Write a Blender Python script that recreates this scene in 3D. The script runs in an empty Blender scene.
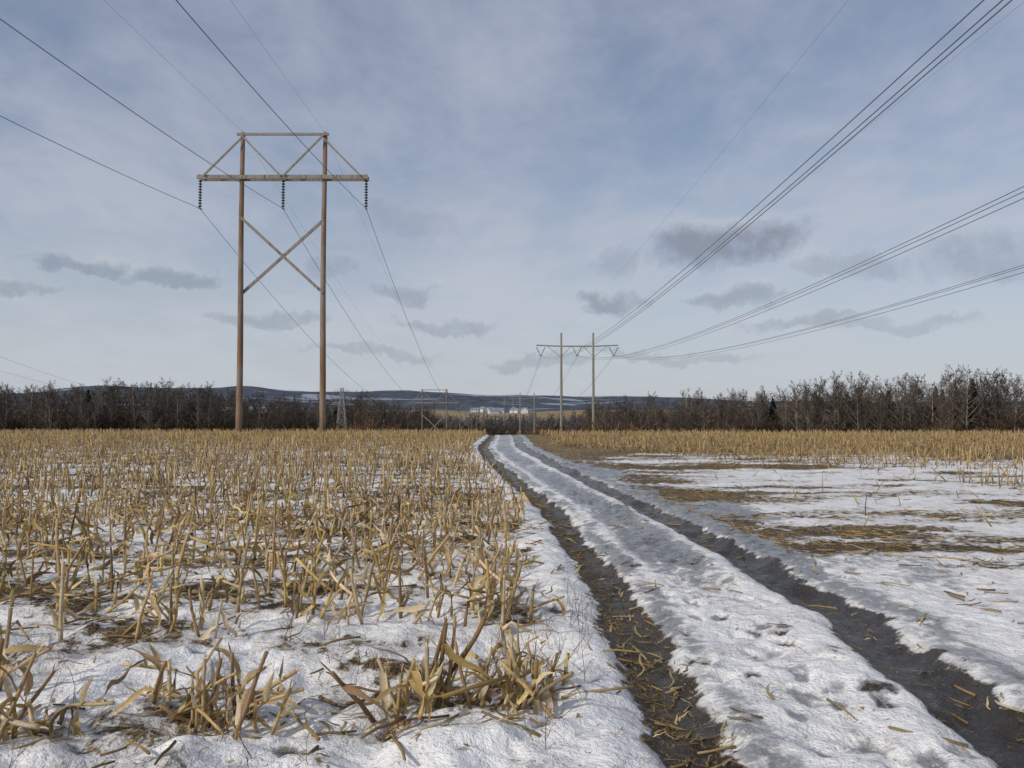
import bpy, math, numpy as np
from mathutils import Vector
rng = np.random.default_rng(7)
D = bpy.data
scene = bpy.context.scene
COL = scene.collection

# ------------------------------------------------------------------ noise
def _hash(xi, yi, seed):
    with np.errstate(over='ignore'):
        a = (xi.astype(np.int64) & 0xffff).astype(np.uint64) * np.uint64(374761393)
        b = (yi.astype(np.int64) & 0xffff).astype(np.uint64) * np.uint64(668265263)
        h = (a + b + np.uint64(seed * 1013904223 + 77)) & np.uint64(0xffffffff)
        h = ((h ^ (h >> np.uint64(13))) * np.uint64(1274126177)) & np.uint64(0xffffffff)
        h = h ^ (h >> np.uint64(16))
    return (h & np.uint64(0xffff)).astype(np.float64) / 65535.0
def vnoise(x, y, seed=0):
    x = np.asarray(x, float); y = np.asarray(y, float)
    xi = np.floor(x); yi = np.floor(y); fx = x - xi; fy = y - yi
    fx = fx * fx * (3 - 2 * fx); fy = fy * fy * (3 - 2 * fy)
    a = _hash(xi, yi, seed); b = _hash(xi + 1, yi, seed); c = _hash(xi, yi + 1, seed); d = _hash(xi + 1, yi + 1, seed)
    return (a * (1 - fx) + b * fx) * (1 - fy) + (c * (1 - fx) + d * fx) * fy
def fbm(x, y, seed=0, oct=4):
    s = 0; a = 1; t = 0
    x = np.asarray(x, float); y = np.asarray(y, float)
    for i in range(oct):
        s = s + a * vnoise(x * 2 ** i + i * 17.3, y * 2 ** i - i * 9.1, seed + i); t += a; a *= .5
    return s / t
def ss(a, b, x):
    t = np.clip((np.asarray(x, float) - a) / (b - a), 0, 1); return t * t * (3 - 2 * t)

# ------------------------------------------------------------------ terrain
_yl = np.array([-40, 0, 3.75, 5.9, 9.1, 14, 20.8, 30.6, 39, 52, 70, 120]); _xl = np.array([.6, .84, .9, .93, .88, .68, .08, -.9, -1.4, -1.35, -1.6, -3])
_yr = np.array([-40, 0, 4.07, 4.8, 6.1, 9.1, 14, 20.8, 29, 38, 52, 70, 120]); _xr = np.array([2.2, 2.35, 2.52, 2.62, 2.70, 2.68, 2.47, 1.98, 1.25, .5, .35, .1, -1.2])
def XL(Y): return (np.interp(Y - 1.2, _yl, _xl) + np.interp(Y, _yl, _xl) + np.interp(Y + 1.2, _yl, _xl)) / 3
def XR(Y): return (np.interp(Y - 1.2, _yr, _xr) + np.interp(Y, _yr, _xr) + np.interp(Y + 1.2, _yr, _xr)) / 3
def base(X, Y):
    X = np.asarray(X, float); Y = np.asarray(Y, float)
    z = .32 * ss(18, 54, Y)
    z = z - 11.3 * ss(56, 215, Y) - .6 * ss(215, 600, Y)
    z = z + 5.0 * ss(30, 170, np.abs(X)) * ss(130, 260, Y)
    z = z + 24 * ss(950, 1550, Y) - 20 * ss(1900, 3000, Y)
    z = z + (fbm(X * .012, Y * .012, 5, 3) - .5) * 3 * ss(90, 300, Y)
    return z
def rutw(Y): return fbm(Y * .9, Y * 0 + 3.1, 9, 3) - .5
def ground(X, Y):
    X = np.asarray(X, float); Y = np.asarray(Y, float)
    z = base(X, Y)
    fade = 1 - ss(35, 90, np.hypot(X, Y))
    dl = X - XL(Y) + rutw(Y) * .16; dr = X - XR(Y) + rutw(Y + 40) * .2
    road = ss(-.9, -.45, dl) * (1 - ss(.5, 1.1, dr))
    verge = (1 - ss(5.2, 6.8, Y)) * (1 - ss(-.5, -.2, dl))
    n = (fbm(X * .8, Y * .8, 1, 3) - .5) * .14 + (fbm(X * 3.2, Y * 3.2, 2, 3) - .5) * .10 * (1 + .9 * verge) + (fbm(X * 9, Y * 9, 3, 3) - .5) * .042
    z = z + n * fade * (1 - .30 * road) * (1 - .45 * ss(3.2, 4.5, X - 0 * Y))
    z = z - .075 * np.exp(-(dl / .22) ** 4) * fade - .085 * np.exp(-(dr / .24) ** 4) * fade
    lump = .4 + 1.2 * fbm(X * 2.3, Y * 2.3, 23, 2)
    z = z + .04 * np.exp(-((dl + .47) / .17) ** 2) * fade * lump + .025 * np.exp(-((dl - .45) / .18) ** 2) * fade * lump
    z = z + .035 * np.exp(-((dr + .47) / .16) ** 2) * fade * lump + .025 * np.exp(-((dr - .5) / .2) ** 2) * fade * lump
    z = z + .018 * np.cos((Y + .03 * X) * 2 * math.pi / .76) * fade * (1 - ss(-1.6, -.5, dl))
    z = z + .14 * np.exp(-((Y - 3.6) / .5) ** 2) * (1 - ss(.1, .6, X)) * (fbm(X * 2.2, Y * 2.2, 21, 3))
    return z

# ------------------------------------------------------------------ mesh helpers
def make_mesh(name, V, quads=None, tris=None, col=None, smooth=False, attrs=None):
    V = np.asarray(V, np.float32)
    me = D.meshes.new(name)
    loops = []; starts = []; totals = []
    n = 0
    if quads is not None and len(quads):
        q = np.asarray(quads, np.int32); loops.append(q.ravel()); starts.append(np.arange(len(q)) * 4); totals.append(np.full(len(q), 4)); n = len(q) * 4
    if tris is not None and len(tris):
        t = np.asarray(tris, np.int32); loops.append(t.ravel()); starts.append(n + np.arange(len(t)) * 3); totals.append(np.full(len(t), 3))
    L = np.concatenate(loops); S = np.concatenate(starts).astype(np.int32); T = np.concatenate(totals).astype(np.int32)
    me.vertices.add(len(V)); me.vertices.foreach_set('co', V.ravel())
    me.loops.add(len(L)); me.loops.foreach_set('vertex_index', L)
    me.polygons.add(len(S)); me.polygons.foreach_set('loop_start', S)
    try: me.polygons.foreach_set('loop_total', T)
    except Exception: pass
    me.update(calc_edges=True)
    if len(V) < 200000: me.validate()
    if col is not None:
        a = me.color_attributes.new('tint', 'FLOAT_COLOR', 'POINT')
        c = np.ones((len(V), 4), np.float32); c[:, :3] = col; a.data.foreach_set('color', c.ravel())
    if attrs:
        for k, v in attrs.items():
            a = me.attributes.new(k, 'FLOAT', 'POINT'); a.data.foreach_set('value', np.asarray(v, np.float32).ravel())
    me.polygons.foreach_set('use_smooth', np.full(len(S), bool(smooth)))
    return me
def add_obj(name, me, mat=None, parent=None):
    o = D.objects.new(name, me); COL.objects.link(o)
    if mat: me.materials.append(mat)
    if parent: o.parent = parent
    return o
class Geo:
    def __init__(s): s.V = []; s.Q = []; s.T = []; s.C = []; s.n = 0
    def add(s, V, Q=None, T=None, C=(.5, .5, .5)):
        V = np.asarray(V, float).reshape(-1, 3); C = np.asarray(C, float)
        if C.ndim == 1: C = np.tile(C, (len(V), 1))
        if Q is not None and len(Q): s.Q.append(np.asarray(Q, int).reshape(-1, 4) + s.n)
        if T is not None and len(T): s.T.append(np.asarray(T, int).reshape(-1, 3) + s.n)
        s.V.append(V); s.C.append(C); s.n += len(V)
    def arr(s):
        return (np.concatenate(s.V), np.concatenate(s.Q) if s.Q else np.zeros((0, 4), int), np.concatenate(s.T) if s.T else np.zeros((0, 3), int), np.concatenate(s.C))
    def mesh(s, name, smooth=False):
        V, Q, T, C = s.arr(); return make_mesh(name, V, Q, T, C, smooth)
def norm(v): v = np.asarray(v, float); return v / max(np.linalg.norm(v), 1e-9)
def frame(d):
    d = norm(d); up = np.array([0, 0, 1.]) if abs(d[2]) < .9 else np.array([1., 0, 0])
    a = norm(np.cross(d, up)); return d, a, np.cross(a, d)
def tube(g, P, R, n=6, C=(.5, .5, .5), cap=True):
    P = np.asarray(P, float); R = np.broadcast_to(np.asarray(R, float), (len(P),)); C = np.asarray(C, float)
    V = []; m = len(P)
    for i in range(m):
        d = P[min(i + 1, m - 1)] - P[max(i - 1, 0)]
        _, a, b = frame(d)
        th = np.arange(n) * 2 * math.pi / n
        V.append(P[i] + R[i] * (np.cos(th)[:, None] * a + np.sin(th)[:, None] * b))
    V = np.concatenate(V)
    Q = [(i * n + j, i * n + (j + 1) % n, (i + 1) * n + (j + 1) % n, (i + 1) * n + j) for i in range(m - 1) for j in range(n)]
    T = []
    cc = np.repeat(C, n, axis=0) if C.ndim == 2 else C
    if cap:
        V = np.vstack([V, P[0], P[-1]]); k = m * n
        T = [(k, (j + 1) % n, j) for j in range(n)] + [(k + 1, (m - 1) * n + j, (m - 1) * n + (j + 1) % n) for j in range(n)]
        if cc.ndim == 2: cc = np.vstack([cc, C[0], C[-1]])
    g.add(V, Q, T, cc)
def beam(g, p0, p1, w, h, C=(.5, .5, .5)):
    p0 = np.asarray(p0, float); p1 = np.asarray(p1, float)
    d, a, b = frame(p1 - p0); V = []
    for p in (p0, p1):
        for sx, sy in ((-1, -1), (1, -1), (1, 1), (-1, 1)): V.append(p + a * w / 2 * sx + b * h / 2 * sy)
    g.add(V, [(0, 1, 2, 3), (7, 6, 5, 4), (0, 4, 5, 1), (1, 5, 6, 2), (2, 6, 7, 3), (3, 7, 4, 0)], None, C)
def scatter(variants, idx, pos, yaw, scl, tilt=None, tdir=None, tint=None):
    Vs = []; Qs = []; Ts = []; Cs = []; n = 0
    for k, (V, Q, T, C) in enumerate(variants):
        m = np.where(idx == k)[0]
        if not len(m): continue
        c, s_ = np.cos(yaw[m])[:, None], np.sin(yaw[m])[:, None]
        sc = scl[m]
        if sc.ndim == 1: sc = np.stack([sc] * 3, 1)
        x = V[None, :, 0] * sc[:, 0:1]; y = V[None, :, 1] * sc[:, 1:2]; z = V[None, :, 2] * sc[:, 2:3]
        X = x * c - y * s_; Y = x * s_ + y * c; Z = z + 0 * X
        if tilt is not None:
            ct, st = np.cos(tilt[m])[:, None], np.sin(tilt[m])[:, None]; cd, sd = np.cos(tdir[m])[:, None], np.sin(tdir[m])[:, None]
            u = X * cd + Y * sd; v = -X * sd + Y * cd
            u2 = u * ct + Z * st; Z = -u * st + Z * ct
            X = u2 * cd - v * sd; Y = u2 * sd + v * cd
        P = np.stack([X + pos[m, 0:1], Y + pos[m, 1:2], Z + pos[m, 2:3]], -1).reshape(-1, 3)
        off = n + (np.arange(len(m)) * len(V))[:, None, None]
        if len(Q): Qs.append((Q[None] + off).reshape(-1, 4))
        if len(T): Ts.append((T[None] + off).reshape(-1, 3))
        cc = np.tile(C[None], (len(m), 1, 1))
        if tint is not None: cc = cc * tint[m][:, None, :]
        Vs.append(P); Cs.append(cc.reshape(-1, 3)); n += len(P)
    return np.concatenate(Vs), (np.concatenate(Qs) if Qs else None), (np.concatenate(Ts) if Ts else None), np.concatenate(Cs)

# ------------------------------------------------------------------ materials
def new_mat(name):
    m = D.materials.new(name); m.use_nodes = True; nt = m.node_tree; nt.nodes.clear(); return m, nt
class N:
    def __init__(s, nt): s.nt = nt
    def n(s, t, **k):
        x = s.nt.nodes.new(t)
        for a, b in k.items(): setattr(x, a, b)
        return x
    def set(s, sock, v):
        if isinstance(v, bpy.types.NodeSocket): s.nt.links.new(v, sock)
        else:
            if isinstance(v, (tuple, list)) and len(v) == 3 and sock.type == 'RGBA': v = (*v, 1)
            sock.default_value = v
    def math(s, op, a, b=0.0, c=None, clamp=False):
        x = s.n('ShaderNodeMath', operation=op, use_clamp=clamp); s.set(x.inputs[0], a); s.set(x.inputs[1], b)
        if c is not None: s.set(x.inputs[2], c)
        return x.outputs[0]
    def mapr(s, v, a, b, c=0.0, d=1.0, smooth=True):
        x = s.n('ShaderNodeMapRange', interpolation_type='SMOOTHSTEP' if smooth else 'LINEAR')
        s.set(x.inputs[0], v); s.set(x.inputs[1], a); s.set(x.inputs[2], b); s.set(x.inputs[3], c); s.set(x.inputs[4], d); return x.outputs[0]
    def mix(s, f, a, b, mode='MIX'):
        x = s.n('ShaderNodeMix', data_type='RGBA', blend_type=mode); s.set(x.inputs[0], f); s.set(x.inputs[6], a); s.set(x.inputs[7], b); return x.outputs[2]
    def mixf(s, f, a, b):
        x = s.n('ShaderNodeMix', data_type='FLOAT'); s.set(x.inputs[0], f); s.set(x.inputs[2], a); s.set(x.inputs[3], b); return x.outputs[0]
    def noise(s, vec, scale, detail=4, rough=.55, dist=0.0, out=0):
        x = s.n('ShaderNodeTexNoise'); s.set(x.inputs['Vector'], vec); s.set(x.inputs['Scale'], scale); s.set(x.inputs['Detail'], detail); s.set(x.inputs['Roughness'], rough); s.set(x.inputs['Distortion'], dist); return x.outputs[out]
    def vmul(s, v, t):
        x = s.n('ShaderNodeVectorMath', operation='MULTIPLY'); s.set(x.inputs[0], v); x.inputs[1].default_value = t; return x.outputs[0]
    def bump(s, h, strength, dist, normal=None):
        x = s.n('ShaderNodeBump'); s.set(x.inputs['Height'], h); s.set(x.inputs['Strength'], strength); s.set(x.inputs['Distance'], dist)
        if normal is not None: s.set(x.inputs['Normal'], normal)
        return x.outputs[0]
    def attr(s, name, out='Fac'):
        x = s.n('ShaderNodeAttribute', attribute_name=name); return x.outputs[out]
    def coord(s): return s.n('ShaderNodeTexCoord').outputs['Object']
    def out(s, sh): o = s.n('ShaderNodeOutputMaterial'); s.nt.links.new(sh, o.inputs[0])
    def pbr(s, color, rough=.8, normal=None, metallic=0.0, spec=.3):
        p = s.n('ShaderNodeBsdfPrincipled'); s.set(p.inputs['Base Color'], color); s.set(p.inputs['Roughness'], rough); s.set(p.inputs['Metallic'], metallic); s.set(p.inputs['Specular IOR Level'], spec)
        if normal is not None: s.set(p.inputs['Normal'], normal)
        return p.outputs[0]

def ground_material():
    m, nt = new_mat('snowy_field_ground'); k = N(nt); co = k.coord()
    bare, ice, straw, wet = k.attr('bare'), k.attr('ice'), k.attr('straw'), k.attr('wet')
    nA = k.noise(co, 7.0, 5, .64); nB = k.noise(co, 2.3, 4, .6); nF = k.noise(co, 50, 3, .65)
    fb = k.math('ADD', bare, k.math('MULTIPLY', k.math('SUBTRACT', nA, .5), 1.0))
    bareF = k.mapr(fb, .46, .58)
    halo = k.mapr(fb, .24, .55)
    fi = k.math('ADD', ice, k.math('MULTIPLY', k.math('SUBTRACT', nA, .5), 1.5))
    iceF = k.mapr(fi, .24, .62)
    snow = k.mix(k.mapr(nB, .35, .7), (.86, .85, .835), (.79, .78, .775))
    snow = k.mix(k.math('MULTIPLY', k.mapr(nB, .45, .72), .40), snow, (.58, .56, .53))
    speck = k.mapr(k.noise(co, 38, 2, .6), .58, .64)
    speck = k.math('MULTIPLY', speck, k.mapr(nB, .40, .62))
    snow = k.mix(k.math('MULTIPLY', speck, .5), snow, (.20, .14, .08))
    snow = k.mix(k.math('MULTIPLY', halo, .6), snow, (.36, .33, .29))
    icec = k.mix(k.mapr(nA, .35, .65), (.09, .093, .098), (.28, .28, .285))
    icec = k.mix(k.mapr(nF, .56, .68), icec, (.50, .495, .49))
    st1 = k.noise(k.vmul(co, (14, 70, 20)), 1.0, 2, .6, 1.2); st2 = k.noise(k.vmul(co, (80, 16, 20)), 1.0, 2, .6, 1.2)
    stt = k.math('MAXIMUM', st1, st2)
    strawF = k.math('ADD', k.math('MULTIPLY', straw, .22), k.math('SUBTRACT', stt, .69))
    strawF = k.mapr(strawF, .0, .10)
    soil = k.mix(k.mapr(nF, .35, .65), (.018, .014, .010), (.080, .055, .036))
    soil = k.mix(wet, soil, k.mix(nA, (.014, .011, .009), (.065, .050, .037)))
    strawc = k.mix(k.mapr(nA, .3, .7), (.48, .345, .155), (.20, .125, .055))
    soil = k.mix(strawF, soil, strawc)
    c = k.mix(iceF, snow, icec); c = k.mix(bareF, c, soil)
    ro = k.mixf(iceF, .65, k.mapr(nB, .3, .7, .12, .38)); ro = k.mixf(bareF, ro, k.mixf(strawF, k.mixf(wet, .6, .16), .8))
    hgt = k.math('ADD', k.math('MULTIPLY', nF, .2), k.math('MULTIPLY', nA, 1.0))
    hgt = k.math('SUBTRACT', hgt, k.math('MULTIPLY', bareF, .35))
    hgt = k.math('ADD', hgt, k.math('MULTIPLY', strawF, k.math('MULTIPLY', bareF, .3)))
    bs = k.mixf(k.math('MULTIPLY', iceF, k.math('SUBTRACT', 1.0, bareF)), .95, .4)
    nrm = k.bump(hgt, bs, .06)
    k.out(k.pbr(c, ro, nrm, spec=k.mixf(k.math('MAXIMUM', iceF, k.math('MULTIPLY', wet, bareF)), .25, .5))); return m
def tint_material(name, rough=.75, transl=0.0, nscale=30, namp=.35, spec=.25):
    m, nt = new_mat(name); k = N(nt); co = k.coord()
    c = k.attr('tint', 'Color')
    if nscale:
        nz = k.noise(co, nscale, 2, .6); c2 = k.mix(1.0, c, k.mix(nz, (1 - namp,) * 3, (1 + namp,) * 3), 'MULTIPLY')
    else: c2 = c
    sh = k.pbr(c2, rough, spec=spec)
    if transl > 0:
        t = k.n('ShaderNodeBsdfTranslucent'); k.set(t.inputs[0], c2); mx = k.n('ShaderNodeMixShader'); mx.inputs[0].default_value = transl
        nt.links.new(sh, mx.inputs[1]); nt.links.new(t.outputs[0], mx.inputs[2]); sh = mx.outputs[0]
    k.out(sh); return m
def wood_material(name, a, b):
    m, nt = new_mat(name); k = N(nt); co = k.coord()
    n1 = k.noise(k.vmul(co, (14, 14, .5)), 1, 5, .65, .5); n2 = k.noise(k.vmul(co, (1, 1, .35)), 1, 3)
    c = k.mix(k.mapr(n1, .3, .7), a, b); c = k.mix(k.mapr(n2, .4, .65, 0, .7), c, (.27, .24, .21))
    c = k.mix(k.mapr(n1, .58, .68), c, (.05, .035, .025))
    k.out(k.pbr(c, .85, k.bump(n1, .5, .02))); return m
def plain(name, c, rough=.5, metallic=0.0, amp=.2):
    m, nt = new_mat(name); k = N(nt); nz = k.noise(k.coord(), 4, 4)
    k.out(k.pbr(k.mix(nz, tuple(x * (1 - amp) for x in c), tuple(x * (1 + amp) for x in c)), rough, metallic=metallic)); return m

M_ground = ground_material()
M_corn = tint_material('dry_corn_stalk', .65, .14, 60, .35)
M_weed = tint_material('dry_weed_stem', .8, 0, 0)
M_tree = tint_material('bare_tree_bark', .9, 0, 0, .3, .0)
M_wood = wood_material('weathered_pole_wood', (.28, .165, .095), (.14, .088, .06))
M_arm = wood_material('weathered_arm_wood', (.30, .27, .235), (.17, .145, .12))
M_steel = plain('weathered_steel_pole', (.24, .235, .19), .6, .0)
M_galv = plain('galvanised_steel', (.30, .31, .32), .5, .4)
M_ins = plain('dark_glazed_insulator', (.035, .025, .03), .3)
M_wire = plain('aluminium_conductor', (.16, .16, .17), .5, .3)

# ------------------------------------------------------------------ ground sheet
def axis(lo, hi, step, ratio_lo, ratio_hi, far_lo, far_hi):
    mid = np.arange(lo, hi + 1e-6, step); a = []; s = step; p = hi
    while p < far_hi: s *= ratio_hi; p += s; a.append(p)
    b = []; s = step; p = lo
    while p > far_lo: s *= ratio_lo; p -= s; b.append(p)
    return np.concatenate([b[::-1], mid, a])
xs = axis(-3.4, 4.6, .032, 1.032, 1.032, -9000, 9000)
ys = axis(3.0, 11.0, .032, 1.25, 1.02, -300, 9500)
GX, GY = np.meshgrid(xs, ys)
GZ = ground(GX, GY)
dl = GX - XL(GY) + rutw(GY) * .16; dr = GX - XR(GY) + rutw(GY + 40) * .2
wob = (fbm(GX * 3, GY * 2.2, 63, 3) - .5) * .16
wl = .15 + .05 * ss(10, 40, GY) + wob; wr = .20 + .04 * ss(10, 40, GY) + wob
rl = 1 - ss(wl - .09, wl + .17, np.abs(dl)); rr = 1 - ss(wr - .09, wr + .17, np.abs(dr))
lf = 1 - ss(-.75, -.45, dl)
nf = fbm(GX * 1.1, GY * 1.9, 31, 4)
bare = lf * (nf * 1.05 - .23 + .06 * ss(6, 9, GY) + .10 * ss(22, 50, GY))
row = .5 + .5 * np.cos((GY + .03 * GX) * 2 * math.pi / .76)
bare = bare + lf * .10 * row * ss(5.5, 7, GY)
rf = ss(.45, .8, dr)
nr = fbm(GX * .55, GY * 1.5, 41, 4); nr2 = fbm(GX * .14, GY * .27, 43, 3)
bare_r = nr * .95 - .15 + .30 * ss(.42, .56, nr2) * ss(7.5, 11, GY) + .3 * ss(26, 36, GY) - .10 * (1 - ss(6, 10, GY))
bare_r = bare_r + .25 * np.exp(-((GX - XR(GY) - 1.6) / 1.1) ** 2) * ss(13, 20, GY)
bare = np.where(rf > 0, bare * (1 - rf) + bare_r * rf, bare)
bare = np.maximum(bare, rl * .85); bare = np.maximum(bare, rr * .80)
bare = bare + .17 * np.exp(-((np.abs(dl) - .30) / .16) ** 2) + .15 * np.exp(-((np.abs(dr) - .33) / .18) ** 2)
mid_x = (XL(GY) + XR(GY)) / 2; dm = GX - mid_x - .05
strip = np.exp(-(dm / .44) ** 4)
ice = strip * (.24 + .58 * ss(6.5, 10, GY)) * (.40 + 1.1 * fbm(GX * 1.5, GY * .5, 51, 3))
ice = np.maximum(ice, 1.0 * np.exp(-((dr - .46) / .28) ** 2) * (.4 + fbm(GX, GY * .6, 53, 3)) * .9)
icep = np.exp(-((GX - (XR(GY) + 1.05)) / .95) ** 4) * ss(6.5, 9, GY) * (1 - ss(30, 42, GY))
ice = np.maximum(ice, icep * (-.05 + 1.35 * fbm(GX * .8, GY * .45, 57, 4)))
ice = np.maximum(ice, rr * .6)
ice = np.maximum(ice, .75 * np.exp(-((dl - .34) / .16) ** 2) * fbm(GX * 2, GY, 59, 3) * 1.4)
bare = bare - .25 * ss(.55, .8, ice) * (1 - rr) * (1 - rl)
wet = np.clip(rr * 1.2 + rl * (.35 + .75 * ss(-.06, .10, dl)) * .9, 0, 1)
for i in range(230):
    fy = 3.2 + 17 * rng.random() ** 1.3; t = rng.random()
    fx = (XL(np.array(fy)) + XR(np.array(fy))) / 2 + rng.normal(0, .27) + .05 if t < .70 else (rng.uniform(3.3, 5.5) if t < .80 else rng.uniform(-2.5, .4))
    a = rng.normal(0, .5); mxx = (np.abs(xs - fx) < .4); myy = (np.abs(ys - fy) < .4)
    ix = np.ix_(myy, mxx); X_, Y_ = GX[ix] - fx, GY[ix] - fy
    u = X_ * math.cos(a) - Y_ * math.sin(a); v = X_ * math.sin(a) + Y_ * math.cos(a)
    rad = np.sqrt((u / rng.uniform(.05, .095)) ** 2 + (v / rng.uniform(.08, .17)) ** 2) + (fbm(GX[ix] * 8, GY[ix] * 8, i, 3) - .5) * 1.3
    dep = 1 - ss(.4, 1.3, rad)
    GZ[ix] -= dep * rng.uniform(.01, .035); GZ[ix] += .008 * np.exp(-((rad - 1.35) / .3) ** 2)
    ice[ix] = np.maximum(ice[ix], dep * rng.uniform(.3, .65))
    if rng.random() < .3: bare[ix] = np.maximum(bare[ix], dep * .5)
bare = np.where(GY > 62, np.maximum(bare, .35 + .5 * ss(62, 80, GY) * (fbm(GX * .01, GY * .01, 61, 3) + .1)), bare)
straw = .35 + .35 * fbm(GX * 1.2, GY * 1.2, 71, 3) + .35 * lf + .38 * rf * ss(7, 11, GY) - .40 * rr + .16 * rl * (1 - ss(-.06, .10, dl)) + .25 * ss(20, 40, GY) * (1 - rr)
nx, ny = len(xs), len(ys)
idx = np.arange(nx * ny).reshape(ny, nx)
Q = np.stack([idx[:-1, :-1], idx[:-1, 1:], idx[1:, 1:], idx[1:, :-1]], -1).reshape(-1, 4)
me = make_mesh('ground', np.stack([GX, GY, GZ], -1).reshape(-1, 3), Q, attrs={'bare': bare, 'ice': ice, 'straw': straw, 'wet': wet}, smooth=True)
add_obj('ground', me, M_ground)

# ------------------------------------------------------------------ corn stubble
def ribbon(g, p, d, L, w, nseg=6, droop=3.0, curl=1.0, C=(.5, .4, .2), across=3, r=rng):
    p = np.array(p, float); d = norm(d); side = norm(np.cross(d, [0, 0, 1]) + r.normal(0, .25, 3)); V = []; cs = []
    step = L / nseg; tw = r.normal(0, .5)
    for i in range(nseg + 1):
        t = i / nseg; ww = w * (1 - t ** 1.8) * (.55 + .45 * min(1, t * 5)) + .002
        nrm_ = norm(np.cross(side, d))
        if across == 3: V += [p - side * ww / 2, p - nrm_ * ww * .22, p + side * ww / 2]
        else: V += [p - side * ww / 2, p + side * ww / 2]
        cs += [np.array(C) * (1.0 - .15 * t + r.normal(0, .05))] * across
        d = norm(d + np.array([0, 0, -1]) * droop * step + r.normal(0, .25, 3) * curl)
        p = p + d * step
        side = norm(side - d * side.dot(d)); sd = side + np.cross(d, side) * (tw * .35 + r.normal(0, .2)); side = norm(sd)
    Qs = []
    for i in range(nseg):
        for j in range(across - 1):
            a = i * across + j; Qs.append((a, a + 1, a + across + 1, a + across))
    g.add(V, Qs, None, np.clip(np.array(cs), 0.01, 1))
PAL = [(.60, .43, .19), (.68, .52, .26), (.50, .34, .135), (.72, .58, .34), (.33, .21, .095), (.55, .38, .15), (.47, .35, .20)]
def stalk(h, lean=0, kink=False, nleaf=2, lod=0, r=rng):
    g = Geo(); c = np.array(PAL[r.integers(len(PAL))]) * .9
    nseg = 5 if lod == 0 else 2; P = []; p = np.array([0, 0, -.04]); d = norm([r.normal(0, .06), r.normal(0, .06), 1]); R = []; cs = []
    rad = r.uniform(.0105, .016) if lod == 0 else r.uniform(.013, .019)
    for i in range(nseg + 1):
        P.append(p.copy()); R.append(rad * (1.0 - .25 * i / nseg) * (1.12 if i % 2 else .95)); cs.append(c * (1.0 + r.normal(0, .12)) * (.5 if i == 0 else 1))
        if kink and i == nseg // 2: d = norm(d + np.array([r.normal(0, 1.2), r.normal(0, 1.2), -.7]))
        d = norm(d + r.normal(0, .06, 3)); p = p + d * (h + .04) / nseg
    tube(g, P, R, 6 if lod == 0 else 3, np.array(cs), cap=True)
    P = np.array(P)
    if lod == 0 :
        for j in range(r.integers(0, 3)):
            a = r.uniform(0, 6.28); ribbon(g, P[-1] + np.array([math.cos(a), math.sin(a), 0]) * rad * .6, d + np.array([math.cos(a), math.sin(a), 0]) * .4, r.uniform(.03, .09), .012, 2, 0, .3, c * 1.1, 2, r)
        for j in range(r.integers(0, 3)):
            q = P[r.integers(1, 4)]; a = r.uniform(0, 6.28)
            ribbon(g, q + np.array([math.cos(a), math.sin(a), 0]) * rad, (math.cos(a) * .25, math.sin(a) * .25, 1), r.uniform(.08, .2), r.uniform(.025, .045), 4, 1, .5, np.array(PAL[3]) * r.uniform(.75, 1.0), 3, r)
    for j in range(nleaf):
        t = r.uniform(.15, 1); q = P[int(t * nseg)]
        a = r.uniform(0, 6.28); el = r.uniform(-.6, 1.3)
        cl = np.array(PAL[r.integers(len(PAL))]) * r.uniform(.75, 1.12)
        ribbon(g, q, (math.cos(a), math.sin(a), el), r.uniform(.12, .45), r.uniform(.02, .05), 8 if lod == 0 else 3, r.uniform(2.5, 10), 1.1, cl, 3 if lod == 0 else 2, r)
    return g.arr()
def litter(lod=0, r=rng):
    g = Geo(); 
    for j in range(r.integers(1, 3)):
        cl = np.array(PAL[r.integers(len(PAL))]) * r.uniform(.6, 1.0); L = r.uniform(.15, .45)
        if r.random() < .35:
            p = np.array([0, 0, .012]); P = [p]; a = r.uniform(0, 6.28)
            for i in range(3): a += r.normal(0, .1); p = p + np.array([math.cos(a), math.sin(a), r.normal(.02, .06)]) * L / 3; P.append(p)
            tube(g, P, [.011, .010, .009, .008], 5 if lod == 0 else 3, cl)
        else:
            g2 = Geo(); a = r.uniform(0, 6.28)
            ribbon(g2, (r.normal(0, .05), r.normal(0, .05), .015), (math.cos(a), math.sin(a), .25), L, r.uniform(.015, .035), 8 if lod == 0 else 3, 1.0, 1.2, cl, 3 if lod == 0 else 2, r)
            V, Q_, T_, C_ = g2.arr(); V[:, 2] = np.maximum(V[:, 2] * .6, .002 + r.random() * .01); g.add(V, Q_, None, C_)
    return g.arr()
vr = np.random.default_rng(11)
near_v = [stalk(vr.uniform(.26, .56), nleaf=int(vr.integers(1, 4)), r=vr) for _ in range(24)] + [stalk(vr.uniform(.34, .66), kink=True, nleaf=int(vr.integers(1, 4)), r=vr) for _ in range(11)]
far_v = [stalk(vr.uniform(.28, .52), nleaf=int(vr.integers(1, 5)), lod=1, r=vr) for _ in range(14)]
lit_v = [litter(0, vr) for _ in range(26)]; litf_v = [litter(1, vr) for _ in range(14)]

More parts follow.
